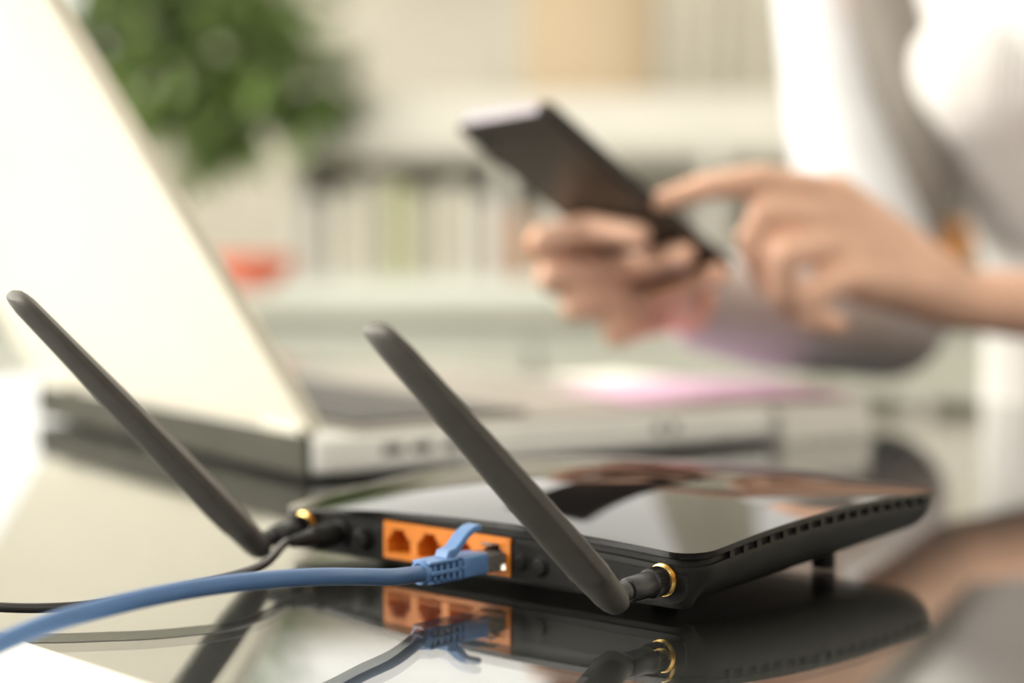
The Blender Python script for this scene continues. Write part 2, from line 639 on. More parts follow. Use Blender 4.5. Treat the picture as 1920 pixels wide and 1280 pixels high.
for o in list(router.children):
    if o.name in ('case', 'back_panel'):
        cut(o, (-10.2 * mm, -78 * mm, 12.1 * mm), (61.6 * mm, 13 * mm, 13.2 * mm))
for i in range(4):
    cx = -41.2 + 7.75 + 15.5 * i
    o = obj('ethernet_port', port_mesh(cx, 15.5, 5.3, 18.9, -81.2, 9.0), M['orange'], router)
    o.data.materials.append(M['orange_deep'])
    o['label'] = 'orange ethernet jack with stepped opening'
    # contact comb on the jack floor
    cb = bmesh.new()
    for k in range(8):
        box(cb, ((cx - 3.6 + k * 1.03) * mm, -74.0 * mm, 8.0 * mm), (.35 * mm, 2 * mm, .3 * mm))
    obj('jack_contacts', cb, M['gold'], o)

Y1 = Vector((0, -1, 0))     # out of the back panel
for nm, x, z, r, L in (('reset_button', 25.3, 10.8, 2.6, 1.5), ('wireless_button', 34.3, 10.4, 2.9, 1.6), ('power_button', -52.1, 10.7, 4.1, 3.6)):
    o = obj(nm, lathe(Vector((x, -80.2, z)) * mm, Y1, [(0, r * mm), (L * .7 * mm, r * mm), (L * .92 * mm, (r - .25) * mm), (L * mm, (r - .7) * mm)], 28), M['router_dark'], router, auto=40)
    obj('button_rim', lathe(Vector((x, -80.2, z)) * mm, Y1, [(0, (r + .9) * mm), (.5 * mm, (r + .9) * mm), (.6 * mm, (r + .5) * mm)], 28), M['router_dark'], o, auto=40)
obj('power_jack', lathe(Vector((-65, -80.2, 11.3)) * mm, Y1, [(0, 5.4 * mm), (1.2 * mm, 5.4 * mm), (1.4 * mm, 5.0 * mm), (1.4 * mm, .0034), (.2 * mm, .0034)], 28), M['router_dark'], router, auto=40)


# antennas
def blade_axes(a):
    n_b = RI.to_3x3() @ Vector((-.74, -.55, -.42))
    n_b = (n_b - a * n_b.dot(a)).normalized()
    return a.cross(n_b).normalized(), n_b


def antenna(cx, cz, pivot, tip, droop=0.0):
    c0 = Vector((cx, -80.4, cz)) * mm
    pv = RI @ pivot
    tp = RI @ tip
    ax = (pv - c0)
    L = ax.length
    a = (tp - pv).normalized()
    LL = (tp - pv).length
    barrel = ax.normalized()
    pin = a.cross(barrel).normalized()
    # broad face turned towards the open side of the table (away from the router, slightly down)
    wdir, tdir = blade_axes(a)
    # blade
    prof = [  # (distance from the pivot mm, half width, half thickness, shift along wdir)
        (-6.3, 1.0, 1.0), (-5.9, 2.4, 2.4), (-4.8, 3.6, 3.6), (-2.8, 4.5, 4.4), (0, 5.0, 4.8), (4, 5.5, 4.9), (8, 6.2, 5.0), (12.5, 7.1, 5.25), (12.7, 7.35, 5.5), (18, 7.7, 5.7), (26, 8.0, 5.8),
        (45, 7.9, 5.6), (70, 7.5, 5.1), (95, 7.0, 4.5), (115, 6.6, 4.0)]
    end = LL * 1000
    prof = [q for q in prof if q[0] < end - 8]
    prof += [(end - 6, 6.2, 3.6), (end - 3.2, 5.7, 3.2), (end - 1.3, 4.7, 2.7), (end - .35, 3.3, 2.0), (end, 1.2, .8)]
    N = 48
    vs_, fs = [], []
    for d, hw, ht in prof:
        for k in range(N):
            t = 2 * math.pi * k / N
            c_, s_ = math.cos(t), math.sin(t)
            # soft diamond section: ridge in the middle of each broad face
            e = min(1, max(0, (d - 8) / 10)) * min(1, max(0, (end - d) / 6)) * .85
            ac, as_ = abs(c_), abs(s_)
            # polygon: |x|<=1, and the slanted facet from (1, .30) to (.12, 1)
            pr_ = min(1 / max(ac, 1e-6), 1 / max(as_, 1e-6), (.7 + .88 * .30) / (.7 * ac + .88 * as_) if True else 9)
            k_ = 1 + (pr_ - 1) * e
            vs_.append(pv + a * (d * mm) + wdir * (hw * 1.38 * c_ * k_ * mm) + tdir * (ht * s_ * k_ * mm))
    for i in range(len(prof) - 1):
        for k in range(N):
            k2 = (k + 1) % N
            fs.append((i * N + k, i * N + k2, (i + 1) * N + k2, (i + 1) * N + k))
    fs.append(tuple(range(N)))
    fs.append(tuple(range((len(prof) - 1) * N, len(prof) * N)))
    an = obj('antenna', (vs_, fs), M['antenna'], router, auto=35)
    # hinge knuckle pin, sleeve, knurled collar, gold nut
    pinp = pv - pin * .0062
    obj('hinge_pin', lathe(pinp, pin, [(0, .0012), (.0003, .0020), (.0121, .0020), (.0124, .0012)], 20), M['sleeve'], an, auto=40)
    obj('hinge_fork', lathe(c0 + barrel * (L - .0085), barrel, [(0, .0034), (.0060, .0034), (.0082, .0026), (.0092, .0012)], 24), M['sleeve'], an, auto=40)
    obj('connector_sleeve', lathe(c0 + barrel * .0085, barrel, [(0, .0040), (.0004, .00425), (L - .0185, .0041), (L - .0180, .0038), (L - .0178, .0030)], 40), M['sleeve'], an, auto=40)
    obj('knurled_collar', lathe(c0 + barrel * .0022, barrel, [(0, .0042), (.0003, .0050), (.0056, .0050), (.0060, .0046), (.0066, .0044), (.0068, .0042)], 84, (.00040, 1, 2)), M['cord'], an)
    obj('gold_nut', lathe(c0, barrel, [(0, .0055), (.0007, .0055), (.0008, .0047), (.0011, .0053), (.0014, .0046), (.0017, .0052), (.0020, .0045), (.0023, .0040)], 40), M['gold'], an, auto=40)
    return an


a_r = antenna(87, 12.6, P(1143, 1117, .6150), P(702, 612, .560))
a_r['label'] = 'antenna on the corner nearest the camera'
a_l = antenna(-84, 12.6, P(478, 1018, .7300), P(26, 552, .650))
a_l['label'] = 'antenna at the far end of the back panel'

# ------------------------------------------------------------------ blue ethernet cable with its plug
cable = empty('ethernet_cable', RM @ Vector((13.05 * mm, -100 * mm, 11 * mm)), RYAW)
tag(cable, 'blue ethernet cable plugged into the rightmost orange jack', 'cable')
CI = (Matrix.Translation(cable.location) @ Matrix.Rotation(RYAW, 4, 'Z')).inverted()
# plug local frame: y along the plug (minus = away from the router), origin 20 mm in front of the panel
cpts = [Vector((0, -.008, -.0003)), Vector((0, -.016, -.0003))]
for u, v, Y in ((740, 1081, .640), (680, 1081, .628), (600, 1081, .612), (500, 1087, .597), (400, 1098, .583), (300, 1115, .570), (200, 1138, .558), (100, 1166, .546),
                (0, 1206, .533), (-110, 1262, .520), (-240, 1330, .510)):
    cpts.append(CI @ P(u, v, Y))
obj('cord', tube(cpts, .00285, 24, 10), M['blue'], cable, smooth=True)
boot = obj('boot', box(bmesh.new(), (0, .0045, 0), (.0108, .0125, .0074), None, .0009, 3), M['blue_boot'], cable, auto=40)
boxo('boot_core', (0, -.0085, 0), (.0082, .016, .0058), M['blue_dark'], boot, bev=.0008)
for k in range(5):
    y = -.0037 - k * .0029
    sh = 1 - k * .035
    bm = bmesh.new()
    hw, hh = .0054 * sh, .0038 * sh
    for (cx_, cz_, sx_, sz_) in ((0, hh - .0006, 2 * hw, .0012), (0, -hh + .0006, 2 * hw, .0012), (hw - .0006, 0, .0012, 2 * hh), (-hw + .0006, 0, .0012, 2 * hh)):
        box(bm, (cx_, y, cz_), (sx_, .0016, sz_), None, .0002, 1)
    obj('boot_rib', bm, M['blue_boot'], boot)
bm = bmesh.new()
for sx_ in (-1, 1):
    box(bm, (sx_ * .0048, -.0095, 0), (.0012, .0165, .0013), None, .0002, 1)
box(bm, (0, -.0095, .0033), (.0088, .0165, .0013), None, .0004, 1)
box(bm, (0, -.0095, -.0033), (.0088, .0165, .0013), None, .0004, 1)
obj('boot_spine', bm, M['blue_boot'], boot)
obj('boot_collar', lathe(Vector((0, -.0165, 0)), Vector((0, -1, 0)), [(0, .0044), (.0018, .0043), (.0024, .0039), (.0024, .0032), (.0010, .0030)], 28), M['blue_boot'], boot, auto=40)
# latch guard: an arch rising over the boot
path = [(-.0070, .0034), (-.0066, .0052), (-.0030, .0056), (-.0005, .0078), (.0025, .0104), (.0060, .0122), (.0095, .0124)]
bm = bmesh.new()
hw = .0031
lo_, up_ = [], []
for i, (y, z) in enumerate(path):
    y0, z0 = path[max(i - 1, 0)]
    y1, z1 = path[min(i + 1, len(path) - 1)]
    d = Vector((y1 - y0, z1 - z0)).normalized()
    nx_, nz_ = -d.y, d.x
    th = .0011 if i > 2 else .0013
    lo_.append([bm.verts.new((s * hw, y - nx_ * th, z - nz_ * th)) for s in (-1, 1)])
    up_.append([bm.verts.new((s * hw, y + nx_ * th, z + nz_ * th)) for s in (-1, 1)])
for i in range(len(path) - 1):
    bm.faces.new((lo_[i][0], lo_[i][1], lo_[i + 1][1], lo_[i + 1][0]))
    bm.faces.new((up_[i][0], up_[i + 1][0], up_[i + 1][1], up_[i][1]))
    bm.faces.new((lo_[i][0], lo_[i + 1][0], up_[i + 1][0], up_[i][0]))
    bm.faces.new((lo_[i][1], up_[i][1], up_[i + 1][1], lo_[i + 1][1]))
bm.faces.new((lo_[0][0], up_[0][0], up_[0][1], lo_[0][1]))
bm.faces.new((lo_[-1][0], lo_[-1][1], up_[-1][1], up_[-1][0]))
bmesh.ops.bevel(bm, geom=bm.edges[:], offset=.0004, segments=2, affect='EDGES')
obj('latch_guard', bm, M['blue_boot'], boot, auto=40)
plug = obj('clear_plug', box(bmesh.new(), (0, .0190, -.0003), (.0112, .0170, .0062), None, .0004, 2), M['clear'], cable)
for k in range(8):
    boxo('gold_contact', ((-3.6 + k * 1.03) * mm, .0245, -.0030), (.0004, .0045, .0016), M['chrome'], plug)
cols = ((.75, .35, .12), (.85, .80, .72), (.10, .35, .15), (.12, .2, .55), (.80, .80, .85), (.10, .32, .14), (.80, .72, .66), (.35, .18, .10))
for k in range(8):
    mw = mat('wire_jacket', cols[k], .4, var=.05)
    obj('wire', lathe(Vector(((-3.6 + k * 1.03) * mm, .0108, -.0002)), Vector((0, 1, 0)), [(0, .0004), (.0125, .0004)], 8), mw, plug)
bm = box(bmesh.new(), (0, .0215, .0046), (.0052, .0130, .0010), Matrix.Rotation(R(-9), 3, 'X'), .0003, 1)
obj('latch_tab', bm, M['clear'], plug)

# ------------------------------------------------------------------ black power cable
power = empty('power_cable', RM @ Vector((-65 * mm, -82 * mm, 11.3 * mm)), RYAW)
tag(power, 'thin black power cord plugged in beside the orange jacks', 'cable')
PI_ = (Matrix.Translation(power.location) @ Matrix.Rotation(RYAW, 4, 'Z')).inverted()
pp = [Vector((0, -.022, 0)), Vector((0, -.027, -.0003))]
for u, v, z in ((495, 1057, .0090), (430, 1081, .0085), (300, 1110, .0070), (190, 1131, .0055), (100, 1139, .0050), (0, 1138, .0050), (-120, 1128, .0050), (-300, 1105, .0045)):
    pp.append(PI_ @ G(u, v, z))
obj('cord', tube(pp, .00165, 16, 10), M['cord'], power, smooth=True)
obj('plug_barrel', lathe(Vector((0, .001, 0)), Vector((0, -1, 0)), [(0, .0030), (.004, .0030), (.0042, .0046), (.0060, .0048), (.013, .0046), (.0138, .0040)], 28), M['router_dark'], power, auto=40)
sr = [(0, .0036)]
for k in range(6):
    sr += [(k * .0019 + .0002, .0036 - k * .00027), (k * .0019 + .0012, .0035 - k * .00027), (k * .0019 + .0014, .0029 - k * .00024), (k * .0019 + .0018, .0029 - k * .00024)]
obj('strain_relief', lathe(Vector((0, -.0125, 0)), Vector((0, -1, 0)), sr, 24), M['cord'], power, auto=40)

# ------------------------------------------------------------------ sheet of white paper at the near left
q0, q1 = G(36, 1204), G(330, 1302)
d = (q1 - q0).normalized()
nn = Vector((d.y, -d.x, 0))
if nn.y > 0:
    nn = -nn
sheet = obj('paper_sheet', None or (lambda: (
    [(0, 0, .0002), (.12, 0, .0002), (.12, .09, .0002), (0, .09, .0002), (0, 0, .0006), (.12, 0, .0006), (.12, .09, .0006), (0, .09, .0006)],
    [(0, 1, 2, 3), (4, 5, 6, 7), (0, 1, 5, 4), (1, 2, 6, 5), (2, 3, 7, 6), (3, 0, 4, 7)]))(), M['paper'])
sheet.location = q0 - d * .002
ang = math.atan2(d.y, d.x)
sheet.rotation_euler = (0, 0, ang - 0)
if (Matrix.Rotation(ang, 3, 'Z') @ Vector((0, 1, 0))).dot(nn) < 0:
    for v in sheet.data.vertices:
        v.co.y *= -1
    sheet.data.flip_normals()
tag(sheet, 'blank white paper sheet lying under the blue cable in the near left corner', 'paper')

# ------------------------------------------------------------------ laptop
K = G(590, 905)
K2 = G(80, 785)
hd = (K2 - K).normalized()
LYAW = math.atan2(-hd.x, hd.y)
laptop = empty('laptop', K, LYAW)
tag(laptop, 'open white laptop with grey keyboard deck, back of lid facing left', 'laptop')
LW = (K2 - K).length + .004
LD = .300
boxo('base', (LD / 2, LW / 2, .0125), (LD, LW, .019), M['silver'], laptop, bev=.004)
boxo('deck', (LD / 2 + .012, LW / 2, .0225), (LD - .028, LW - .008, .0016), M['deck'], laptop, bev=.0006)
boxo('rear_panel', (-.0016, LW / 2, .0125), (.0040, LW - .006, .0200), M['dark'], laptop, bev=.0012)
for x in (.02, LD - .02):
    for y in (.02, LW - .02):
        obj('rubber_foot', lathe(Vector((x, y, 0)), Vector((0, 0, 1)), [(0, .006), (.0032, .0065)], 20), M['dark'], laptop)
# side ports on the near side
for x, ww in ((.045, .012), (.062, .012), (.080, .009), (.215, .006), (.226, .006)):
    boxo('side_port', (x, .0002, .0135), (ww, .0012, .0055), M['key'], laptop, bev=.0004)
# keyboard
kb = None
kw = (LW - .05) / 15
for r_ in range(6):
    for c_ in range(15):
        x = .045 + r_ * .0185
        y = .025 + kw * (c_ + .5)
        if kb is None:
            kb = boxo('key', (0, 0, 0), (.0158, kw - .0035, .003), M['key'], laptop, bev=.0007, seg=1)
            kb.location = (x, y, .0246)
        else:
            o = kb.copy()
            C.objects.link(o)
            o.location = (x, y, .0246)
            if r_ == 5 and 5 <= c_ <= 8:
                o.location.x += 0
boxo('touchpad', (.230, LW / 2, .0236), (.065, .10, .0008), M['dark_deck'], laptop, bev=.0003)
# lid leans back over the rear edge
lean = R(33)
LR = Matrix.Rotation(-lean, 3, 'Y')
ld_ = .262
lidp = empty('x', (0, 0, 0))
bpy.data.objects.remove(lidp)
bm = bmesh.new()
box(bm, (-.0005, LW / 2, ld_ / 2), (.0075, LW - .002, ld_), None, .003, 3)
bmesh.ops.transform(bm, matrix=Matrix.Translation((.004, 0, .0255)) @ LR.to_4x4(), verts=bm.verts)
lid = obj('lid', bm, M['lid'], laptop)
bm = bmesh.new()
box(bm, (.0035, LW / 2, ld_ / 2 + .004), (.0012, LW - .03, ld_ - .036), None, .0004, 1)
bmesh.ops.transform(bm, matrix=Matrix.Translation((.004, 0, .0255)) @ LR.to_4x4(), verts=bm.verts)
obj('display', bm, M['screen'], lid)
for y0 in (.012, LW - .052):
    obj('hinge', lathe(Vector((.003, y0, .0245)), Vector((0, 1, 0)), [(0, .0052), (.0006, .0060), (.0394, .0060), (.04, .0052)], 20), M['hinge'], laptop, auto=40)

# ------------------------------------------------------------------ papers in front of the laptop
pad_c = Vector((LD + .041, .125, 0))
LMat = Matrix.Translation(K) @ Matrix.Rotation(LYAW, 4, 'Z')
pd = empty('paper_stack', LMat @ pad_c, LYAW)
tag(pd, 'thick stack of white paper in front of the laptop keyboard', 'paper')
rr_ = random.Random(7)
for k in range(5):
    boxo('ream_layer', (rr_.uniform(-.001, .001), rr_.uniform(-.002, .002), .0022 + k * .0043), (.070, .25, .0042), M['paper'], pd, bev=.0003, seg=1)
pk = empty('pink_note_sheet', LMat @ Vector((LD + .004, .068, .0240)), LYAW + R(-10))
tag(pk, 'pink note sheet across the palm rest and the white paper stack', 'paper')
vs_, fs = [], []
NX, NY = 12, 12
for zoff in (0, .0005):
    for i in range(NX + 1):
        for j in range(NY + 1):
            x, y = -.075 + .15 * i / NX, -.055 + .11 * j / NY
            z = .0035 * math.sin(i / NX * 3.14) ** 2 * (.4 + .6 * j / NY)
            vs_.append((x, y, z + zoff + .0004))
S_ = (NX + 1) * (NY + 1)
for l in (0, S_):
    for i in range(NX):
        for j in range(NY):
            a_ = l + i * (NY + 1) + j
            fs.append((a_, a_ + 1, a_ + NY + 2, a_ + NY + 1))
brd = [i * (NY + 1) for i in range(NX + 1)] + [NX * (NY + 1) + j for j in range(1, NY + 1)] + [i * (NY + 1) + NY for i in range(NX - 1, -1, -1)] + [j for j in range(NY - 1, 0, -1)]
for i in range(len(brd)):
    a_, b_ = brd[i], brd[(i + 1) % len(brd)]
    fs.append((a_, b_, b_ + S_, a_ + S_))
obj('sheet', (vs_, fs), M['pink'], pk, smooth=False)

# ------------------------------------------------------------------ phone
TR = P(1020, 213, 1.01)
BRp = P(1372, 520, 1.09)
Lv = (BRp - TR)
PL = Lv.length
Lh = Lv.normalized()
Wh = (P(838, 232, 1.066) - TR).normalized()
Wh = (Wh - Lh * Wh.dot(Lh)).normalized()      # towards the image-left long edge
PW = .075
Nh = Wh.cross(Lh).normalized()
if Nh.y > 0:
    Nh = -Nh                                   # out of the phone's back, towards the lens
phc = TR + Lv / 2 + Wh * PW / 2 - Nh * .0045
phone = bpy.data.objects.new('smartphone', None)
phone.empty_display_size = .02
C.objects.link(phone)
Zp = Nh
Xp = Wh
Yp = Zp.cross(Xp)
phone.matrix_world = Matrix.Translation(phc) @ Matrix((Xp, Yp, Zp)).transposed().to_4x4()
tag(phone, 'dark smartphone held up in both hands with its back turned to us', 'phone')
tops = -1 if Yp.dot(Lh) > 0 else 1             # which local y end is the top edge


def slab(hw, hd_, r, z0, z1, bev):
    q = rrect(hw, hd_, r, 6)
    l = []
    for z, g in ((z0, -bev), (z0 + bev, 0), (z1 - bev, 0), (z1, -bev)):
        l.append([(x + nx * g, y + ny * g, z) for x, y, nx, ny in q])
    v__, f__, n__ = rings(l)
    f__ += [tuple(range(n__)), tuple(range(3 * n__, 4 * n__))]
    return v__, f__


obj('rim', slab(PW / 2, PL / 2, .006, -.0042, .0036, .0008), M['phone_edge'], phone, auto=40)
obj('back_cover', slab(PW / 2 - .0006, PL / 2 - .0006, .0055, .0034, .0046, .0004), M['phone'], phone, auto=40)
obj('display', slab(PW / 2 - .0015, PL / 2 - .0015, .005, -.0048, -.0040, .0003), M['screen'], phone, auto=40)
boxo('top_edge_band', (0, tops * (PL / 2 + .0002), -.0002), (PW - .013, .0012, .0066), M['lavender'], phone, bev=.0004)
obj('camera_lens', lathe(Vector((PW / 2 - .014, tops * (PL / 2 - .014), .0044)), Vector((0, 0, 1)), [(0, .0045), (.0012, .0045), (.0014, .0038), (.0011, .0034)], 24), M['gloss'], phone, auto=40)


def onp(u, v, off):
    """point over the phone's back at pixel (u, v), off metres out along its normal"""
    r = ray(u, v)
    o0 = Vector((0, 0, CAMZ))
    q = phc + Nh * (.0046 + off)
    return o0 + r * ((q - o0).dot(Nh) / r.dot(Nh))


# ------------------------------------------------------------------ the person
RE = P(1655, 618, 1.345)                 # elbow of the arm that carries the phone
RW = P(1262, 560, 1.165)                 # its wrist
RS = Vector((.256, 1.585, .335))         # its shoulder
LWr = P(1795, 562, 1.220)
LE = Vector((.530, 1.325, .056))
LS = Vector((.600, 1.345, .325))
person = empty('person', (.50, 1.49, FZ), RYAW)
tag(person, 'person in a white ribbed top tapping a phone with one index finger', 'person')
PIv = (Matrix.Translation(person.location) @ Matrix.Rotation(RYAW, 4, 'Z')).inverted()
side = (LS - RS).normalized()
cap, ball = [], []


def chain(pts, rad):
    for i in range(len(pts) - 1):
        cap.append((PIv @ pts[i], rad[i], PIv @ pts[i + 1], rad[i + 1]))


# holding hand: fingers come round the phone's left edge and lie across its back
fing = [
    # knuckle, middle joint, end joint, tip
    ([P(1065, 470, 1.135), P(1016, 452, 1.085), onp(1105, 428, .008), onp(1200, 440, .0075)], [.0105, .0092, .0083, .0070]),
    ([P(1090, 515, 1.145), P(1035, 520, 1.090), onp(1160, 505, .010), onp(1282, 478, .0080)], [.0110, .0098, .0088, .0072]),
    ([P(1125, 560, 1.150), P(1080, 575, 1.095), onp(1220, 560, .010), onp(1345, 515, .0078)], [.0110, .0094, .0082, .0070]),
    ([P(1175, 600, 1.155), P(1155, 625, 1.105), onp(1235, 603, .006), onp(1310, 560, .0070)], [.0100, .0086, .0076, .0066]),
]
MC = []
for pts, rad in fing:
    chain(pts, rad)
    MC.append(pts[0])
for q in MC:
    chain([RW, q], [.021, .0125])
chain([MC[0], MC[1], MC[2], MC[3]], [.0125, .013, .013, .0115])
mid = (MC[1] + MC[2]) / 2
chain([RW, RW.lerp(mid, .5), mid], [.021, .018, .014])
# thumb lies along the screen side
th0 = RW.lerp(MC[0], .35)
th2 = onp(1225, 430, -.0175)
th1 = onp(1240, 500, -.0290)
th3 = onp(1180, 365, -.0135)
chain([RW, th0, th1, th2, th3], [.019, .0155, .0115, .0098, .0075])
chain([RW, RW.lerp(RE, .35), RW.lerp(RE, .8), RE], [.0205, .024, .033, .034])

# pointing hand
f2 = [
    ([P(1562, 362, 1.130), P(1425, 337, 1.075), P(1325, 350, 1.060), P(1238, 378, 1.058)], [.0105, .0088, .0078, .0064]),
    ([P(1548, 405, 1.120), P(1432, 400, 1.070), P(1412, 470, 1.078), P(1440, 535, 1.090)], [.0108, .0092, .0082, .0070]),
    ([P(1558, 460, 1.115), P(1468, 478, 1.065), P(1462, 550, 1.072), P(1500, 590, 1.085)], [.0105, .0090, .0080, .0068]),
    ([P(1590, 520, 1.115), P(1515, 550, 1.072), P(1528, 600, 1.078), P(1570, 610, 1.090)], [.0095, .0080, .0072, .0062]),
]
MC2 = []
for pts, rad in f2:
    chain(pts, rad)
    MC2.append(pts[0])
for q in MC2:
    chain([LWr, q], [.0205, .0125])
chain(MC2, [.0125, .0128, .0122, .011])
for q in (MC2[1], MC2[2], MC2[3]):
    chain([LWr.lerp(q, .35) + Vector((0, 0, .002)), LWr.lerp(q, .85)], [.0185, .0150])
t0 = LWr.lerp(MC2[0], .35) + Vector((0, .018, 0))
chain([LWr, t0, P(1560, 470, 1.150), P(1475, 440, 1.130), P(1405, 445, 1.110)], [.018, .0155, .0120, .0098, .0078])
chain([LWr, LWr.lerp(LE, .3), LWr.lerp(LE, .75), LE], [.0200, .0235, .032, .036])
chain([LE, LE.lerp(LS, .5), LS], [.037, .041, .048])
chain([RE, RE.lerp(RS, .5) - side * .010, RS], [.033, .030, .032])
# neck and head, trunk
NB = RS.lerp(LS, .55) + Vector((0, 0, .02))
HC = NB + Vector((-.045, -.058, .20))
fw = Vector((-.62, -.76, -.20)).normalized()
chain([NB + Vector((.0, .0, -.05)), NB + (HC - NB) * .55], [.060, .052])
hr = Matrix.Rotation(0, 3, 'Z')
ball.append((PIv @ HC, .092, (.82, 1.0, 1.22)))
ball.append((PIv @ (HC + fw * .03 + Vector((0, 0, -.065))), .058, (.95, 1.0, .95)))
pel = Vector((.52, 1.49, -.16))
chain([NB - Vector((0, 0, .06)), (NB + pel) / 2, pel], [.095, .085, .11])
side = (LS - RS).normalized()
chain([RS + side * .03, LS - side * .03], [.052, .052])
# legs under the table
for s in (-1, 1):
    hp = pel + side * (s * .085)
    kn = hp + Vector((-.26, -.32, -.02))
    an = kn + Vector((.02, .03, -.43))
    ft = an + Vector((-.08, -.10, -.045))
    an.z = FZ + .085
    ft.z = FZ + .032
    chain([hp, kn, an, ft], [.085, .062, .042, .034])
# face: nose, ears
ball.append((PIv @ (HC + fw * .094 + Vector((0, 0, -.012))), .015, (.75, 1.3, 1.3)))
for s in (-1, 1):
    ball.append((PIv @ (HC + side * (s * .076) + Vector((0, 0, -.012))), .026, (.35, .6, 1.1)))
body = blob('body', cap, ball, .0026, M['skin'], person, 5)
body['label'] = 'hands and forearms'
for s in (-1, 1):
    bm = bmesh.new()
    sph(bm, PIv @ (HC + fw * .078 + side * (s * .031) + Vector((0, 0, .010))), .0115, 16)
    obj('eye', bm, M['eye'], person, smooth=True)
bm = bmesh.new()
sph(bm, PIv @ (HC + fw * .088 + Vector((0, 0, -.055))), .02, 16, (1.1, .45, .35))
obj('mouth', bm, M['lip'], person, smooth=True)
bm = bmesh.new()
sph(bm, PIv @ (HC - fw * .022 + Vector((0, 0, .022))), .104, 28, (.93, .95, 1.12))
sph(bm, PIv @ (HC - fw * .075 + Vector((0, 0, -.06))), .07, 24, (1.1, .8, 1.7))
obj('hair', bm, M['hair'], person, smooth=True)
# nails
for pts, rad in fing:
    t_, d_ = pts[3], (pts[3] - pts[2]).normalized()
    rot = Matrix((d_, Nh.cross(d_).normalized(), Nh)).transposed()
    bm = bmesh.new()
    sph(bm, (0, 0, 0), 1, 14, (.0058, .0046, .0012))
    bmesh.ops.transform(bm, matrix=PIv @ Matrix.Translation(t_ + Nh * (rad[3] * .93) + d_ * .001) @ rot.to_4x4(), verts=bm.verts)
    obj('fingernail', bm, M['nail'], body, smooth=True)

# ribbed white top: trunk; sleeves in the same knit
cap, ball = [], []
chain([NB - Vector((0, 0, .055)), (NB + pel) / 2 + Vector((0, 0, .03)), pel + Vector((0, 0, .02))], [.108, .098, .125])
for s in (-1, 1):
    chain([NB + side * (s * .07) - Vector((0, 0, .06)), (NB + pel) / 2 + side * (s * .045), pel + side * (s * .055)], [.085, .085, .112])
    chain([NB + side * (s * .075) + fw * .045 - Vector((0, 0, .12)), NB + side * (s * .06) + fw * .02 - Vector((0, 0, .2))], [.070, .05])
chain([RS + side * .020, NB - Vector((0, 0, .02)), LS - side * .015], [.045, .066, .057])
swt = blob('sweater', cap, ball, .005, M['sweater'], person, 6)
swt['label'] = 'white vertically ribbed knit top'
cap = []
chain([RS - side * .016, RS.lerp(RE, .5) - side * .014, RE + Vector((0, 0, .012)), RE.lerp(RW, .55) + Vector((0, 0, .002)), RE.lerp(RW, .86)], [.036, .038, .047, .038, .030])
shade_form = blob('sleeve_shade', [(PIv @ (RS + side * .036 + Vector((0, .0, -.02))), .048, PIv @ (RS.lerp(RE, .5) + side * .050 + Vector((0, .03, 0))), .040), (PIv @ (RS.lerp(RE, .5) + side * .050 + Vector((0, .03, 0))), .040, PIv @ (RE + side * .018 + Vector((0, .05, .03))), .026)], [], .005, M['sleeve_shade'], person, 4)  # added dark form that imitates the shaded side of the sleeve
shade_form['label'] = 'dark grey form standing in for shade along the sleeve'
chain([LS, LS.lerp(LE, .55), LS.lerp(LE, .8)], [.058, .054, .047])
sl = blob('sleeves', cap, [], .004, M['sleeve_knit'], person, 5)
sl['label'] = 'pale bluish grey sleeves'
cap = []
for s in (-1, 1):
    hp = pel + side * (s * .085)
    kn = hp + Vector((-.26, -.32, -.02))
    an = kn + Vector((.02, .03, -.43))
    an.z = FZ + .12
    chain([pel - Vector((0, 0, .02)), hp, kn, an], [.13, .097, .074, .055])
obj_t = blob('trousers', cap, [], .006, M['jeans'], person, 4)
for s in (-1, 1):
    hp = pel + side * (s * .085)
    an = hp + Vector((-.24, -.29, -.45))
    bm = bmesh.new()
    sph(bm, (0, 0, 0), 1, 20, (.045, .125, .040))
    bmesh.ops.transform(bm, matrix=PIv @ Matrix.Translation((an.x - .045, an.y - .055, FZ + .040)) @ Matrix.Rotation(R(-39), 4, 'Z'), verts=bm.verts)
    obj('shoe', bm, M['pot'], person, smooth=True)

chair = empty('desk_chair', (pel.x + .01, pel.y + .015, FZ), RYAW)
tag(chair, 'dark wooden chair under the seated person', 'chair')
sz = pel.z - .115 - FZ - .02
boxo('seat', (0, -.02, sz), (.42, .40, .035), M['wood'], chair, bev=.01)
for x in (-.18, .18):
    for y in (-.18, .16):
        boxo('leg', (x, y, (sz - .017) / 2), (.035, .035, sz - .017), M['wood'], chair, bev=.004)
    boxo('backrest_post', (x, .175, sz + .16), (.03, .025, .30), M['wood'], chair, bev=.004)
boxo('backrest', (0, .175, sz + .27), (.42, .022, .12), M['wood'], chair, bev=.006)

# ------------------------------------------------------------------ background: mint cabinet, white shelf unit, panel, curtain, plant
mc = empty('mint_cabinet', (wx(1000, 2.8), 2.8, FZ))
tag(mc, 'low pale mint cabinet standing behind the table', 'cabinet')
mt_ = .030 - FZ
boxo('body', (0, 0, (mt_ - .03) / 2 + .02), (1.46, .60, mt_ - .07), M['mint'], mc, bev=.004)
boxo('top', (0, -.01, mt_ - .015), (1.50, .64, .03), M['mint'], mc, bev=.005)
for k in range(4):
    o = boxo('door', (-.545 + k * .363, -.307, mt_ / 2), (.35, .018, mt_ - .12), M['mint'], mc, bev=.003)
    boxo('door_handle', (-.545 + k * .363 + .13 * (1 if k % 2 == 0 else -1), -.325, mt_ * .62), (.012, .02, .12), M['silver'], o, bev=.003)
boxo('plinth', (0, 0, .02), (1.40, .52, .04), M['dark'], mc)

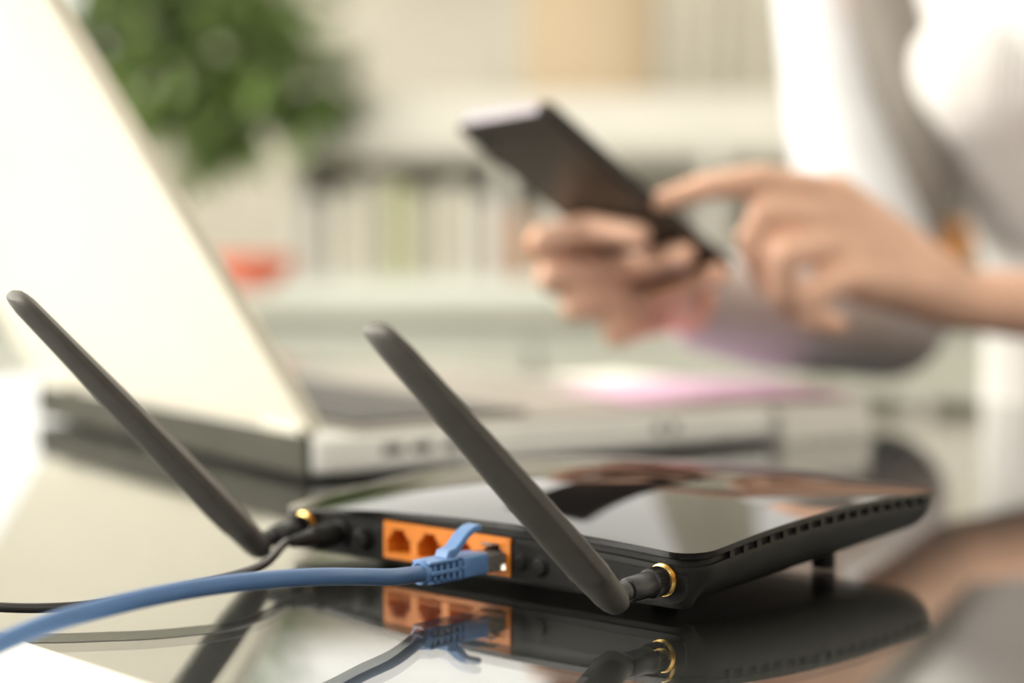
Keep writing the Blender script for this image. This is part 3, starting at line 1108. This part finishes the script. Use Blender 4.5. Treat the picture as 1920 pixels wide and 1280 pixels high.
YS = 3.55
x0, x1 = wx(560, YS), wx(2080, YS)
sh = empty('shelf_unit', ((x0 + x1) / 2, YS, FZ))
tag(sh, 'wide white open shelf unit holding books, behind the mint cabinet', 'shelf')
SW = x1 - x0
zt, zm, zl = wz(188, YS) - FZ, wz(296, YS) - FZ, wz(520, YS) - FZ
boxo('top_board', (0, 0, zt - .045), (SW, .34, .09), M['white_paint'], sh, bev=.004)
boxo('shelf_board', (0, 0, zm), (SW - .05, .32, .018), M['dark'] if False else M['curtain'], sh)
boxo('shelf_board', (0, 0, zl - .012), (SW - .05, .32, .024), M['white_paint'], sh)
boxo('shelf_board', (0, 0, .25), (SW - .05, .32, .024), M['white_paint'], sh)
boxo('back_board', (0, .165, zt / 2), (SW, .012, zt - .06), M['wall_pale'], sh)
nd = 4
for k in range(nd + 1):
    boxo('upright', (-SW / 2 + .012 + (SW - .024) * k / nd, 0, (zt - .09) / 2), (.024, .34, zt - .09), M['white_paint'], sh)
for k in range(2):
    boxo('drawer', (-SW / 4 + k * SW / 2, -.172, (zt - .09 + zm) / 2), (SW / 2 - .03, .015, zt - .09 - zm - .02), M['white_paint'], sh, bev=.003)

books = [(600, 60, 150, 'white_paint', ''), (665, 50, 165, 'curtain', ''), (715, 42, 190, 'book_grey', ''), (757, 34, 175, 'book_lime', ''), (800, 44, 160, 'book_grey', ''),
         (855, 50, 172, 'curtain', ''), (905, 34, 150, 'white_paint', ''), (942, 30, 125, 'book_rust', ''), (975, 30, 118, 'book_orange', ''), (1030, 60, 130, 'white_paint', ''),
         (1095, 50, 150, 'curtain', ''), (1765, 36, 100, 'book_orange', ''), (1815, 46, 120, 'book_teal', ''), (1870, 50, 140, 'curtain', '')]
desc = ['white binder at the left end of the shelf row', 'cream binder second from the left end of the shelf row', 'tall grey book left of the yellow-green one on the shelf',
        'yellow-green book between two grey books on the shelf', 'shorter grey book right of the yellow-green one on the shelf', 'cream binder between the shorter grey book and a white book',
        'white book left of the rust red one on the shelf', 'rust red book left of the orange one on the shelf', 'orange book right of the rust red one behind the phone',
        'wide white book right of the orange one behind the phone', 'cream binder right of the wide white book behind the phone', 'orange book on the shelf seen between arm and torso',
        'teal book on the shelf seen between arm and torso', 'cream binder right of the teal book behind the torso']
for (u, wpx, hpx, mk, _), dsc in zip(books, desc):
    bw, bh = wpx / F * YS, hpx / F * YS
    b = empty('book', (wx(u, YS), YS - .06, zl + FZ))
    tag(b, dsc, 'book', 'books on the white shelf unit')
    for s in (-1, 1):
        boxo('cover', (s * (bw / 2 - .0015), 0, bh / 2), (.003, .16, bh), M[mk], b, bev=.0008, seg=1)
    boxo('spine', (0, -.0805, bh / 2), (bw, .004, bh), M[mk], b, bev=.001, seg=1)
    boxo('page_block', (0, .002, bh / 2), (bw - .007, .152, bh - .008), M['paper'], b)

# beige door panel and pale panel on the back wall, curtain at right
d1 = struct(empty('door_1', (wx(1112, 4.25), YB - .03, FZ)))
dz = 2.0
boxo('door_leaf', (0, 0, 1.21 / 2 + .1), (.30, .04, 1.41), M['beige'], d1, bev=.003)
boxo('door_frame', (-.165, 0, .71), (.03, .05, 1.42), M['wall'], d1)
boxo('door_frame', (.165, 0, .71), (.03, .05, 1.42), M['wall'], d1)
cu = empty('curtain', (wx(1370, 4.1), 4.1, FZ))
tag(cu, 'greyish cream curtain hanging between beige panel and person', 'curtain')
vs_, fs = [], []
n = 90
for i in range(n + 1):
    x = -.16 + .32 * i / n
    y = .016 * math.sin(i * .45) + .008 * math.sin(i * 1.9)
    for z in (.03, 1.0, 1.9, 2.75):
        vs_.append((x * (1 + .1 * (z < .5)), y, z))
        vs_.append((x * (1 + .1 * (z < .5)), y + .004, z))
for i in range(n):
    for j in range(3):
        for s in (0, 1):
            a_ = i * 8 + j * 2 + s
            fs.append((a_, a_ + 2, a_ + 10, a_ + 8))
obj('cloth', (vs_, fs), M['curtain'], cu, smooth=True)
obj('curtain_rod', tube([(-.3, 0, 2.78), (.3, 0, 2.78)], .012, 12, 0), M['wood'], cu)

# plant: tall shrub in a white pot
YP = 3.35
pl_ = empty('potted_plant', (-.64, YP, FZ))
tag(pl_, 'leafy green plant in a tall white pot behind the laptop', 'plant')
obj('pot', lathe(Vector((0, 0, 0)), Vector((0, 0, 1)), [(0, .12), (.02, .13), (.62, .17), (.64, .18), (.66, .175), (.66, .155), (.60, .15)], 32), M['pot'], pl_, auto=40)
rg = random.Random(11)
trunks = []
for k in range(5):
    a_ = k * 1.3
    tpt = Vector((.10 + .13 * math.cos(a_), .12 * math.sin(a_), 1.05 + .08 * k))
    trunks.append(tpt)
    obj('stem', tube([(0, 0, .6), (.02 * math.cos(a_), .02 * math.sin(a_), .8), (tpt.x * .6, tpt.y * .6, .95), tpt], lambda t: .009 - .005 * t, 8, 4), M['stem'], pl_, smooth=True)
bm = bmesh.new()


def leaf(bm, c, d, up, L, W):
    d = d.normalized()
    s = d.cross(up).normalized()
    u2 = s.cross(d)
    pr = [(0, .06), (.25, .8), (.5, 1), (.75, .7), (1, .03)]
    rows = []
    for t, wd in pr:
        b = c + d * (L * t) - Vector((0, 0, 1)) * (L * .35 * t * t)
        rows.append([bm.verts.new(b - s * (W * wd)), bm.verts.new(b - u2 * (W * .25 * wd)), bm.verts.new(b + s * (W * wd))])
    for i in range(4):
        bm.faces.new((rows[i][0], rows[i][1], rows[i + 1][1], rows[i + 1][0]))
        bm.faces.new((rows[i][1], rows[i][2], rows[i + 1][2], rows[i + 1][1]))


# crown measured in the photo: clumps (column, row, radius in px at this depth)
for cu_, cv_, cr_, n_l in ((330, 80, 175, 420), (520, 120, 130, 260), (230, 20, 110, 160), (400, 210, 90, 110), (430, -60, 170, 260), (250, -120, 150, 160), (610, 165, 60, 60)):
    c0 = Vector((wx(cu_, YP) - pl_.location.x, 0, wz(cv_, YP) - FZ))
    rr = cr_ / F * YP
    for _ in range(n_l):
        v = Vector((rg.gauss(0, .5), rg.gauss(0, .5), rg.gauss(0, .5)))
        if v.length > 1.05:
            v = v.normalized() * rg.uniform(.6, 1)
        c = c0 + v * rr
        dd = (v + Vector((rg.uniform(-.7, .7), rg.uniform(-.7, .7), rg.uniform(-.2, .6)))).normalized()
        leaf(bm, c, dd, Vector((0, 0, 1)) if abs(dd.z) < .9 else Vector((1, 0, 0)), rg.uniform(.045, .085), rg.uniform(.012, .022))
fo = obj('foliage', bm, M['leaf'], pl_)
fo['kind'] = 'stuff'

# small plant, coral bowl and a white box on the mint cabinet
cb = empty('coral_bowl', (wx(475, 2.68), 2.68, .030))
tag(cb, 'coral red bowl on the mint cabinet beside the laptop lid edge', 'bowl')
obj('bowl_shell', lathe(Vector((0, 0, 0)), Vector((0, 0, 1)), [(0, .022), (.004, .024), (.012, .040), (.028, .052), (.044, .056), (.044, .053), (.026, .048), (.010, .030)], 32), M['coral'], cb, smooth=True)
obj('foot_ring', lathe(Vector((0, 0, -.0)), Vector((0, 0, 1)), [(0, .025), (.003, .025)], 24), M['coral'], cb)
